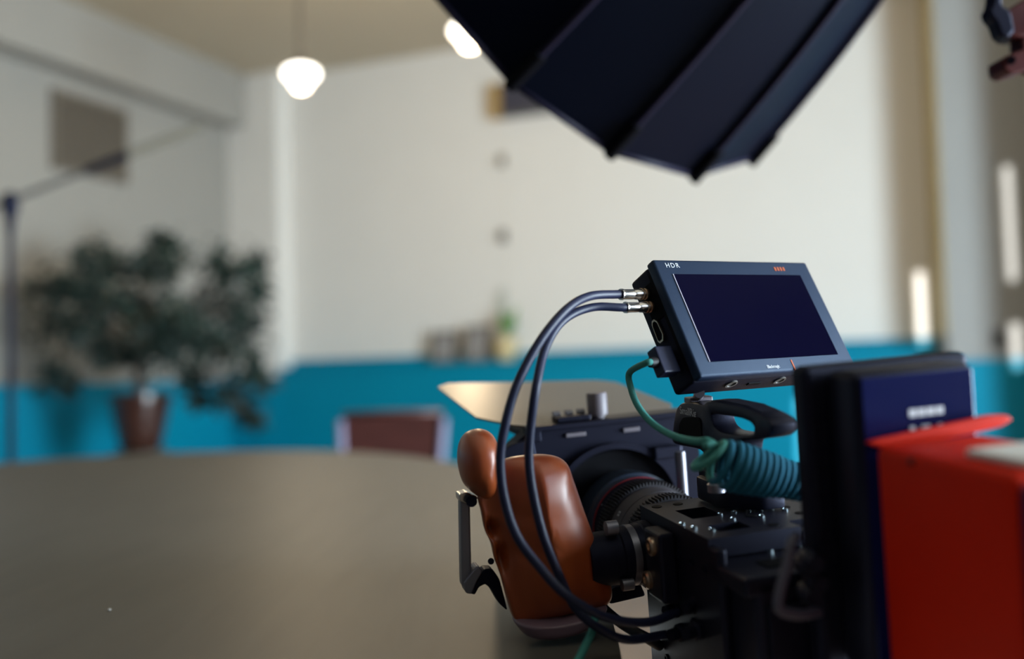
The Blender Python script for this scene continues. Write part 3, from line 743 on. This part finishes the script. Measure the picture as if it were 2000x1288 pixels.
# matte box
my = .188
bm = nb()
mx0, mx1, mz0, mz1 = -.066, .108, -.078, .0415
outer = [RIG.w((x, my, z)) for x, z in ((mx0 + .02, mz0), (mx1, mz0), (mx1, mz1), (-.045, mz1), (mx0, mz1 - .014), (mx0, mz0 + .02))]
hole = [RIG.w((LX - .006 + .052 * math.cos(t), my, LZ + .005 + .052 * math.sin(t))) for t in [2 * math.pi * k / 56 for k in range(56)]]
prism(bm, [outer, hole], la * .022)
mb = obj('matte_box', bm, M_blk, rig, label='black rectangular matte box around the lens')
bm = nb(); lathe(bm, RIG.w((LX - .006, my - .006, LZ + .005)), la, [(.0, .055), (0, .060), (.006, .060)], 64, cap=False); obj('rear_ring', bm, M_blk, mb, smooth=40)
bm = nb(); lathe(bm, RIG.w((LX - .006, my - .004, LZ + .005)), la, [(.006, .025), (.0065, .040), (.004, .052), (0, .055), (.004, .057)], 64, cap=False); obj('donut', bm, M_blk3, mb, smooth=40)
for (x0, x1, z0, z1) in ((mx0, mx0 + .006, mz0 + .02, mz1 - .016), (mx1 - .006, mx1, mz0, mz1), (mx0 + .02, mx1 - .006, mz1 - .006, mz1), (mx0 + .02, mx1 - .006, mz0, mz0 + .006)):
    bm = nb(); rbox(bm, x0, x1, my + .0225, my + .075, z0, z1, bev=.001); obj('hood_panel', bm, M_blk2, mb)
bm = nb(); rbox(bm, -.043, .106, my - .004, my + .026, mz1 + .0003, mz1 + .005, bev=.001); obj('top_rail', bm, M_blk, mb)
for (px0, px1, py) in ((1105, 1143, 852), (1217, 1248, 842)):
    a, b = RIG.on(px0, py + 3, 1, my), RIG.on(px1, py - 4, 1, my)
    bm = nb(); rbox(bm, a[0], b[0], my - .002, my, a[2], b[2] + .002, bev=.0005); obj('rail_slot', bm, M_knob, mb)
a = RIG.on(1042, 850, 1, my)
bm = nb(); rbox(bm, a[0] - .006, a[0] + .006, my - .003, my + .012, a[2] - .006, a[2] + .006, bev=.001); obj('catch', bm, M_blk2, mb)
a = RIG.on(1005, 888, 1, my)
bm = nb(); prism(bm, [roundpoly([RIG.w((a[0] + x, my - .004, a[2] + z)) for x, z in ((-.012, -.008), (-.012, .003), (-.003, .009), (.016, .012), (.018, -.006))], 4, .3)], la * .014, .001); obj('side_latch', bm, M_blk, mb)
a = RIG.on(1300, 885, 1, my)
bm = nb(); rbox(bm, a[0] - .014, a[0] + .012, my - .010, my, a[2] - .004, a[2] + .007, bev=.002); obj('clamp_lever', bm, M_blk, mb)
bm = nb(); cyl(bm, RIG.w((.074, .150, -.045)), RIG.w((.074, .150, .018)), .0045); obj('guide_rod', bm, M_steel2, mb, smooth=40)
# top flag: hinge at the matte box, leaning out over the lens side
hl, hr = RIG.on(1015, 832, 1, my + .03), RIG.on(1330, 800, 1, my + .03)
def fp(x, y, d): return P(x, y, d)
fl = [P(855, 756, .985), P(875, 749, .99), P(1000, 747, 1.0), P(1165, 743, 1.015), P(1203, 747, 1.01), P(1312, 790, .925), P(1306, 806, .885), P(1120, 822, .85), P(1025, 832, .835), P(1000, 830, .84), P(930, 815, .87)]
# flatten onto the best plane so that the flag is one rigid sheet
A_ = np.array(fl); cen = A_.mean(0); nrm = np.linalg.svd(A_ - cen)[2][2]
if nrm[2] < 0: nrm = -nrm
fl = [CP + (p - CP) * (((cen - CP) @ nrm) / ((p - CP) @ nrm)) for p in A_]
bm = nb(); prism(bm, [fl], -nrm * .0018); obj('top_flag', bm, M_flag, mb, label='grey chamfered top flag')
a = RIG.on(1170, 825, 1, my + .01)
bm = nb(); lathe(bm, RIG.w((a[0], my + .012, mz1 + .005)), RIG.M[:, 2], [(0, .006), (.003, .006), (.003, .0088), (.0205, .0088), (.022, .0078)], 32); obj('flag_knob', bm, M_knob, mb, smooth=40)
a = RIG.on(1110, 822, 1, my + .01)
bm = nb(); rbox(bm, a[0] - .012, a[0] + .018, my + .002, my + .02, mz1 + .0052, mz1 + .010, bev=.001); hng = obj('flag_hinge', bm, M_blk, mb)
for dx in (-.008, .003, .014):
    bm = nb(); cyl(bm, RIG.w((a[0] + dx - .003, my + .018, mz1 + .0105)), RIG.w((a[0] + dx + .003, my + .018, mz1 + .0105)), .0035, 12); obj('knuckle', bm, M_steel2, hng, smooth=40)

# top handle
hx = .043
def hp_(x, y): return RIG.w(RIG.on(x, y, 0, hx))
hout = [(1311, 868), (1314, 830), (1319, 800), (1328, 788), (1345, 786), (1372, 791), (1380, 784), (1400, 784), (1455, 795), (1500, 808), (1530, 820), (1541, 832), (1539, 847), (1526, 856), (1490, 860), (1458, 861), (1445, 866), (1441, 890), (1438, 925), (1372, 925), (1374, 880)]
hhole = [(1386, 808), (1405, 811), (1445, 817), (1478, 826), (1488, 836), (1486, 847), (1465, 850), (1430, 849), (1405, 844), (1392, 832)]
def hs_(q): return (q[0] - 34 * max(0, q[0] - 1440) / 100, q[1])
bm = nb(); prism(bm, [roundpoly([hp_(*hs_(q)) for q in hout], 4, .25), roundpoly([hp_(*hs_(q)) for q in hhole], 4, .3)], RIG.M[:, 0] * .018, .0018)
handle = obj('top_handle', bm, M_blk, rig, smooth=35, label='black looped top handle')
bm = nb(); prism(bm, [roundpoly([hp_(*q) + RIG.M[:, 0] * -.0008 for q in ((1336, 815), (1370, 815), (1372, 868), (1326, 868), (1328, 830))], 4, .25)], RIG.M[:, 0] * .0012); obj('side_recess', bm, M_blk3, handle)
bm = nb(); prism(bm, [[hp_(*hs_(q)) + RIG.M[:, 0] * .003 for q in ((1374, 789), (1382, 783), (1402, 783), (1455, 793), (1500, 807), (1498, 811), (1450, 800))]], RIG.M[:, 0] * .012); obj('rubber_pad', bm, M_blk2, handle)
a = RIG.on(1337, 787, 0, hx)
bm = nb(); rbox(bm, hx + .002, hx + .02, a[1] - .006, a[1] + .006, a[2] - .001, a[2] + .0035, bev=.001); obj('accessory_shoe', bm, M_knob, handle)
# foot of the handle: two posts on a clamp block
for (px0, px1, py0, py1) in ((1366, 1388, 968, 920), (1412, 1440, 948, 918)):
    a, b = RIG.on(px0, py0, 0, hx + .004), RIG.on(px1, py1, 0, hx + .004)
    bm = nb(); rbox(bm, hx + .004, hx + .02, min(a[1], b[1]), max(a[1], b[1]), .012, b[2], bev=.002); obj('post', bm, M_blk, handle)
bm = nb(); prism(bm, [roundpoly([RIG.w((x, y, .0015)) for x, y in ((.040, .000), (.060, -.018), (.078, -.018), (.078, .032), (.052, .050), (.040, .044))], 4, .2)], RIG.M[:, 2] * .016, .0015); ft = obj('clamp_foot', bm, M_blk, handle, smooth=35)
for (x, y) in ((1400, 955), (1450, 950)):
    q = RIG.on(x, y + 6, 2, .0175)
    bm = nb(); lathe(bm, RIG.w(q), RIG.M[:, 2], [(0, .006), (.005, .006), (.006, .005), (.006, .003), (.003, .0028)], 20); obj('cap_screw', bm, M_steel2, ft, smooth=40)

# printed name on the handle
def text(name, s, size, fr, origin, material, parent, label=None, spacing=1.0, shear=0.0, sx=1.0):
    """flat lettering in frame fr: text runs along fr X, stands along fr Z, faces fr -Y"""
    cu_ = bpy.data.curves.new('lettering', 'FONT'); cu_.body = s; cu_.size = size; cu_.space_character = spacing; cu_.extrude = .00008; cu_.shear = shear
    cu_.resolution_u = 3
    to = bpy.data.objects.new('lettering', cu_); COL.objects.link(to)
    bpy.context.view_layer.update()
    me = bpy.data.meshes.new_from_object(to.evaluated_get(bpy.context.evaluated_depsgraph_get()))
    bpy.data.objects.remove(to)
    bm = nb(); bm.from_mesh(me); bpy.data.meshes.remove(me)
    for v in bm.verts: v.co = fr.w(np.array([v.co.x * sx + origin[0], -v.co.z + origin[1], v.co.y + origin[2]]))
    o = obj(name, bm, material, parent)
    if label: o['label'] = label
    return o
HF = Frame(RIG.w((hx, 0, 0)), -RIG.M[:, 1], RIG.M[:, 0], RIG.M[:, 2])     # left face of the handle: text runs backwards along the rig
a = HF.l(hp_(1329, 808))
b_ = HF.l(hp_(1367, 814))
text('lettering', 'SmallRig', .0080, HF, (a[0], -.0004, a[2]), M_txt, handle, sx=(b_[0] - a[0]) / .0317)
a = RIG.on(1213, 1012, 1, .095)
LF = Frame(RIG.w((-.0005, .108, .0)), RIG.M[:, 0], RIG.M[:, 1], RIG.M[:, 2])

def ltext(t, size, px, py, h, r_, m_):
    q = RIG.on(px, py, 1, h); v = np.array([q[0] - LX, 0, q[2] - LZ]); v /= np.linalg.norm(v)
    n_ = RIG.M @ v; tg = np.cross(n_, la)
    if tg @ cu < 0: tg = -tg
    fr_ = Frame(RIG.w(np.array([LX, h, LZ]) + v * (r_ + .0002)), tg, -n_, np.cross(tg, -n_))
    text('engraving', t, size, fr_, (0, 0, 0), m_, barrel)
ltext('22', .0048, 1213, 1013, .108, .0372, M_txt)
ltext('.', .009, 1177, 990, .142, .0400, M_txt)
# battery plate on the back of the cage
bm = nb(); rbox(bm, .0335, .138, -.128, -.112, -.15, .104, bev=.004); vp = obj('battery_plate', bm, M_blk2, rig, label='tall black battery plate')
for z in (.06, .035, -.005, -.03):
    bm = nb(); rbox(bm, .037, .0465, -.1292, -.128, z, z + .012); obj('marking', bm, M_blk, vp)
for (x, y, dd) in ((1583, 1110, .535), (1600, 1140, .535), (1588, 1165, .535), (1592, 1100, .53)):
    q = P(x, y, dd)
    bm = nb(); lathe(bm, q, -cf, [(-.012, .006), (.0, .006), (.002, .0045), (.004, .0045)], 14); obj('port', bm, M_blk, vp, smooth=40)
bm = nb(); rbox(bm, .030, .075, -.124, -.0, -.16, -.137, bev=.003); obj('base_plate', bm, M_blk, rig)

# ------------------------------------------------------------------ tripod below the rig
q = RIG.w((.05, -.06, -.162))
tri = empty('tripod', (q[0], q[1], 0), CAMLEV, label='black tripod under the camera rig', cat='tripod')
bm = nb(); cyl(bm, (q[0], q[1], q[2] - .05), (q[0], q[1], q[2] - .012), .03); obj('head', bm, M_blk2, tri, smooth=40)
bm = nb(); cyl(bm, (q[0], q[1], .25), (q[0], q[1], q[2] - .05), .016); obj('column', bm, M_blk, tri, smooth=40)
for k in range(3):
    a_ = k * 2.094 + .9
    bm = nb(); cyl(bm, (q[0] + math.cos(a_) * .03, q[1] + math.sin(a_) * .03, q[2] - .06), (q[0] + math.cos(a_) * .34, q[1] + math.sin(a_) * .34, .012), .013); obj('leg', bm, M_blk, tri, smooth=40)

# ------------------------------------------------------------------ field monitor
def mbox(bm, *a, **k): return box(bm, *a, fr=MON, **k)
mon = empty('field_monitor', MON.w((0, MD, -MH / 2)), MON, label='tilted dark slate field monitor with a black screen', cat='monitor')
bm = nb(); mbox(bm, -MW / 2, MW / 2, 0, .0085, -MH / 2, MH / 2, bev=.0022, seg=3); bez = obj('front_bezel', bm, M_navy, mon, smooth=35)
bm = nb(); mbox(bm, -MW / 2 + .0016, MW / 2 - .0016, .009, MD, -MH / 2 + .001, MH / 2 - .001, bev=.003, seg=3); hs = obj('rear_housing', bm, M_blk2, mon, smooth=35)
sc = [MON.on(x, y, 1, 0) for x, y in ((1311, 532), (1562, 542), (1640, 696), (1386, 704))]
sx0 = (sc[0][0] + sc[3][0]) / 2; sx1 = (sc[1][0] + sc[2][0]) / 2; sz1 = (sc[0][2] + sc[1][2]) / 2; sz0 = (sc[2][2] + sc[3][2]) / 2
bm = nb(); mbox(bm, sx0, sx1, -.0004, .002, sz0, sz1); scr = obj('screen', bm, M_screen, mon, label='black glass screen')
bm = nb(); mbox(bm, sx0 - .0005, sx0, -.0007, .002, sz0, sz1); obj('screen_edge_glint', bm, mat('screen edge glint', (.7, .7, .9), .3, metal=.6), scr)  # catch light on the left screen edge, put in as a pale strip
def mtext(s, size, px, py, material, sp_=1.0):
    a = MON.on(px, py, 1, 0); return text('lettering', s, size, MON, (a[0], -.0002, a[2]), material, bez, spacing=sp_)
mtext('HDR', .0056, 1301, 523, M_txt, 1.25)
mtext('Blackmagic', .0036, 1499, 720, M_txt, .82)
for k in range(4):
    a = MON.on(1512 + 5.5 * k, 526, 1, 0)
    bm = nb(); mbox(bm, a[0], a[0] + .0019, -.0003, .001, a[2] - .0016, a[2] + .0016); obj('red_mark', bm, M_txto, bez)
a = MON.on(1549, 713, 1, 0)
bm = nb(); mbox(bm, a[0] - .0008, a[0] + .0006, -.0003, .001, a[2] - .004, a[2] + .004); obj('orange_mark', bm, M_txto, bez)
XS = -MW / 2
def ms(x, y, dx=0): q_ = MON.on(x, y, 0, XS); return MON.w((q_[0] - dx, q_[1], q_[2]))
bm = nb(); mbox(bm, XS + .0004, XS + .004, .0068, .0102, -MH / 2 + .010, MH / 2 - .008); obj('side_groove', bm, M_blk3, hs)
bm = nb(); mbox(bm, XS + .0005, XS + .004, .0095, .0235, MH / 2 - .040, MH / 2 - .012, bev=.001); obj('connector_recess', bm, M_blk3, hs)
def port(pts, rim):
    lp = [ms(x, y, -.0002) for x, y in pts]; c_ = sum(lp) / len(lp)
    inn = [c_ + (p - c_) * .84 for p in lp]
    bm = nb(); prism(bm, [lp, inn], -MON.M[:, 0] * .0012); o_ = obj('video_socket', bm, rim, hs)
    bm = nb(); prism(bm, [inn], -MON.M[:, 0] * .0006); obj('socket_mouth', bm, M_blk3, o_)
port([(1275, 628), (1279, 624), (1285, 628), (1297, 654), (1297, 666), (1291, 671), (1287, 668), (1275, 636)], M_brass)
port([(1303, 686), (1307, 683), (1313, 687), (1324, 712), (1324, 722), (1319, 728), (1315, 724), (1304, 696)], M_brass)
ZB = -MH / 2
for (x, y) in ((1422, 757), (1514, 751)):
    q = MON.on(x, y, 2, ZB)
    bm = nb(); lathe(bm, MON.w((q[0], .0165, ZB + .0012)), -MON.M[:, 2], [(0, .0048), (.0012, .0048), (.0012, .0034), (.0004, .0032)], 24); th = obj('mount_thread', bm, M_grey, hs, smooth=40)
q = MON.on(1460, 760, 2, ZB)
bm = nb(); mbox(bm, q[0] - .006, q[0] + .006, .0175, .0205, ZB + .0002, ZB + .002); obj('vent_slot', bm, M_blk3, hs)
# tilt mount joining handle and monitor
a = RIG.on(1337, 787, 0, hx); p0 = RIG.w((hx + .011, a[1], a[2] + .0037)); p1 = MON.w((XS + .022, MD - .004, ZB + .0005))
bm = nb(); cyl(bm, p0, p1, .0036); mt_ = obj('monitor_mount', bm, M_knob, rig, smooth=40)

# ------------------------------------------------------------------ cables
def plug_bnc(parent, px, py):
    o_ = ms(px, py, .0005); ax_ = -MON.M[:, 0]
    bm = nb(); lathe(bm, o_, ax_, [(0, .0038), (.0012, .0042), (.0022, .0042), (.0026, .0034), (.0036, .0034), (.004, .0043), (.0055, .0043), (.006, .0036)], 24); obj('locking_ring', bm, M_brass, parent, smooth=40)
    bm = nb(); lathe(bm, o_, ax_, [(.0061, .0040), (.0105, .0037), (.0125, .0030), (.0130, .0036), (.0215, .0036), (.0222, .0040), (.0238, .0040)], 24); obj('ferrule', bm, M_steel, parent, smooth=40)
    return MON.w(MON.l(o_) + np.array([-.0238, 0, 0]))
def cable(name, first, pts, r_, material, parent, n=8, part='jacket'):
    bm = nb(); tube(bm, smoothpath(first + [P(*p_) for p_ in pts], n), r_, 14); return obj(part, bm, material, parent, smooth=True)
o0 = ms(1263, 575)
c1 = empty('video_cable', o0, label='navy video cable from the upper silver connector, outer arc over the grip', cat='cable', group='video cables on the monitor')
e1 = plug_bnc(c1, 1264, 575)
cable('j', [e1 + MON.M[:, 0] * .003, e1 - MON.M[:, 0] * .004], [(1152, 579, .668), (1107, 604, .648), (1058, 662, .634), (1014, 742, .625), (988, 825, .62), (977, 895, .62), (984, 970, .62), (1008, 1045, .618), (1052, 1106, .615), (1108, 1165, .61), (1185, 1207, .62), (1265, 1216, .635), (1328, 1194, .655)], .0030, M_sdi, c1)
c2 = empty('video_cable', ms(1272, 600), label='navy video cable from the lower silver connector, inner arc over the grip', cat='cable', group='video cables on the monitor')
e2 = plug_bnc(c2, 1273, 600)
cable('j', [e2 + MON.M[:, 0] * .003, e2 - MON.M[:, 0] * .004], [(1162, 600, .677), (1118, 614, .666), (1086, 642, .654), (1062, 690, .640), (1047, 758, .624), (1037, 830, .624), (1033, 900, .624), (1042, 970, .624), (1062, 1050, .624), (1090, 1120, .628), (1122, 1185, .628), (1165, 1225, .628), (1225, 1250, .636), (1300, 1240, .652)], .0029, M_sdi, c2)
c3 = empty('power_cable', P(1290, 1225, .64), label='short black cable curving under the grip to the camera side', cat='cable')
cable('j', [], [(1130, 1140, .72), (1185, 1195, .70), (1225, 1226, .69), (1262, 1246, .676), (1288, 1262, .690)], .0036, M_sdi2, c3)
c4 = empty('teal_lead', P(1120, 1300, .68), label='thin teal cable dropping out of frame below the grip', cat='cable')
cable('j', [], [(1162, 1205, .640), (1156, 1235, .632), (1142, 1265, .622), (1125, 1300, .600), (1110, 1345, .555)], .0026, M_tealc, c4)

coil = empty('coiled_cable', P(1480, 930, .70), label='coiled teal cable running from the monitor plug to the battery plate', cat='cable')
pq = MON.on(1318, 706, 0, XS)
bm = nb(); mbox(bm, XS - .0175, XS - .0022, pq[1] - .0048, pq[1] + .0048, pq[2] - .0100, pq[2] + .0100, bev=.001); obj('plug_body', bm, M_sdi, coil)
bm = nb(); mbox(bm, XS - .0021, XS - .0005, pq[1] - .0026, pq[1] + .0026, pq[2] - .0075, pq[2] + .0075); obj('plug_tongue', bm, M_brass, coil)
pc = MON.w((XS - .0175, pq[1], pq[2])); pe_ = MON.w((XS - .0225, pq[1], pq[2]))
bm = nb(); cyl(bm, pc, pe_, .0040, 16, .0034); obj('strain_relief', bm, M_sdi2, coil, smooth=40)
pts = [pe_ + MON.M[:, 0] * .002, pe_ - MON.M[:, 0] * .003] + [P(*q) for q in ((1230, 728, .688), (1232, 758, .685), (1247, 795, .675), (1275, 828, .66), (1315, 852, .638), (1355, 862, .615), (1380, 861, .603))]
line = smoothpath(pts, 8)
# coil centre line with its own radius, turn by turn
CC = [(1366, 880, .602, .0092), (1383, 893, .600, .0106), (1410, 904, .600, .0128), (1438, 913, .600, .0138), (1465, 920, .600, .0132), (1500, 928, .601, .0120), (1535, 937, .603, .0102), (1590, 948, .606, .0095)]
cp_ = smoothpath([np.append(P(*c[:3]), c[3]) for c in CC], 40)
d_ = [0]
for a, b in zip(cp_, cp_[1:]): d_.append(d_[-1] + np.linalg.norm((b - a)[:3]))
def pitch(t): return .0088 if t < .14 else (.0064 if t < .28 else .0043)
ph = math.pi * .45; hel = []
Lt = d_[-1]; axd = (cp_[-1] - cp_[0])[:3]
NSTEP = 1300
for k in range(NSTEP):
    s = Lt * k / (NSTEP - 1)
    i = min(int(np.searchsorted(d_, s)), len(cp_) - 1)
    c_ = cp_[i]
    i2 = max(i - 1, 0)
    tt = (s - d_[i2]) / max(1e-9, d_[i] - d_[i2]) if i > i2 else 0
    c_ = cp_[i2] + (cp_[i] - cp_[i2]) * tt
    w_ = min(1, max(0, s / Lt / .22)); w_ = w_ * w_ * (3 - 2 * w_)
    tg = (1 - w_) * (-.9 * cu + .35 * cr - .35 * cf) + w_ * axd / np.linalg.norm(axd); tg /= np.linalg.norm(tg)
    e_1 = np.cross(tg, cf); e_1 /= np.linalg.norm(e_1)
    if e_1 @ cu < 0: e_1 = -e_1
    e_2 = np.cross(tg, e_1)
    hel.append(c_[:3] + c_[3] * (e_1 * math.cos(ph) + e_2 * math.sin(ph)))
    ph -= 2 * math.pi * (Lt / (NSTEP - 1)) / pitch(s / Lt)
nfirst = 240
jo = smoothpath([line[-1], P(1394, 868, .600), hel[4]], 5)
bm = nb(); tube(bm, line + jo[1:-1] + hel[4:nfirst + 1], .0023, 10); obj('lead', bm, M_tealc, coil, smooth=True)
bm = nb(); tube(bm, hel[nfirst:], .0021, 10); obj('coil', bm, M_tealb, coil, smooth=True)

# ------------------------------------------------------------------ battery and orange pack at the back of the rig
bl, br_ = RIG.on(1668, 722, 1, -.158), RIG.on(1905, 706, 1, -.158)
batt = empty('battery_pack', RIG.w(((bl[0] + br_[0]) / 2, -.145, -.06)), RIG, label='black battery with a glossy navy face behind the orange case', cat='battery')
bm = nb(); rbox(bm, bl[0], br_[0], -.157, -.129, -.06, br_[2], bev=.005, seg=3); obj('shell', bm, M_blk, batt, smooth=40)
bm = nb(); rbox(bm, bl[0] + .003, br_[0] - .003, -.159, -.1572, -.057, br_[2] - .003, bev=.0006); face = obj('face_panel', bm, M_blueface, batt)
a = RIG.on(1775, 808, 1, -.159)
for k, (dx, dz, w_) in enumerate(((0, 0, .0045), (.0055, 0, .004), (.0105, 0, .005), (.0165, 0, .004), (.0, -.009, .003), (.007, -.009, .005), (.017, -.009, .0025))):
    bm = nb(); rbox(bm, a[0] + dx, a[0] + dx + w_, -.1595, -.159, a[2] + dz - .002, a[2] + dz + .002); obj('print_mark', bm, M_txt, face)
OY0, OY1 = -.265, -.167
ol = RIG.on(1707, 872, 1, OY1); OX0, OX1, OZ = ol[0], ol[0] + .062, ol[2]
orange = empty('orange_case', RIG.w((OX0 + .03, -.21, -.10)), RIG, label='bright orange-red rubber case nearest the lens at bottom right', cat='case')
bm = nb(); rbox(bm, OX0, OX1, OY0, OY1, -.10, OZ, bev=.0045, seg=4); obj('shell', bm, M_orange, orange, smooth=50)
bm = nb(); rbox(bm, OX0 + .001, OX1, OY0 - .012, OY0 - .0005, -.10, OZ - .004, bev=.003); obj('dark_end', bm, M_blueface, orange)
tpl = [RIG.w(RIG.on(x, y, 1, OY1 + .001)) for x, y in ((1690, 864), (1830, 834), (1930, 812), (1968, 811), (1980, 820), (1958, 834), (1900, 848), (1830, 862), (1720, 876))]
bm = nb(); prism(bm, [roundpoly(tpl, 4, .25)], RIG.M[:, 1] * .004, .0008); obj('strap', bm, M_orange, orange, smooth=40)
bm = nb(); rbox(bm, OX0 + .012, OX1 + .004, OY0 + .004, OY0 + .045, OZ + .0003, OZ + .004, bev=.0015); obj('pale_sheen', bm, M_white, orange)  # white slab stands for the sheen on the near top face
q = RIG.on(1780, 902, 0, OX0)
bm = nb(); lathe(bm, RIG.w(q), -RIG.M[:, 0], [(-.001, .0018), (.0008, .0018), (.001, .001)], 12); obj('rivet', bm, M_red, orange)
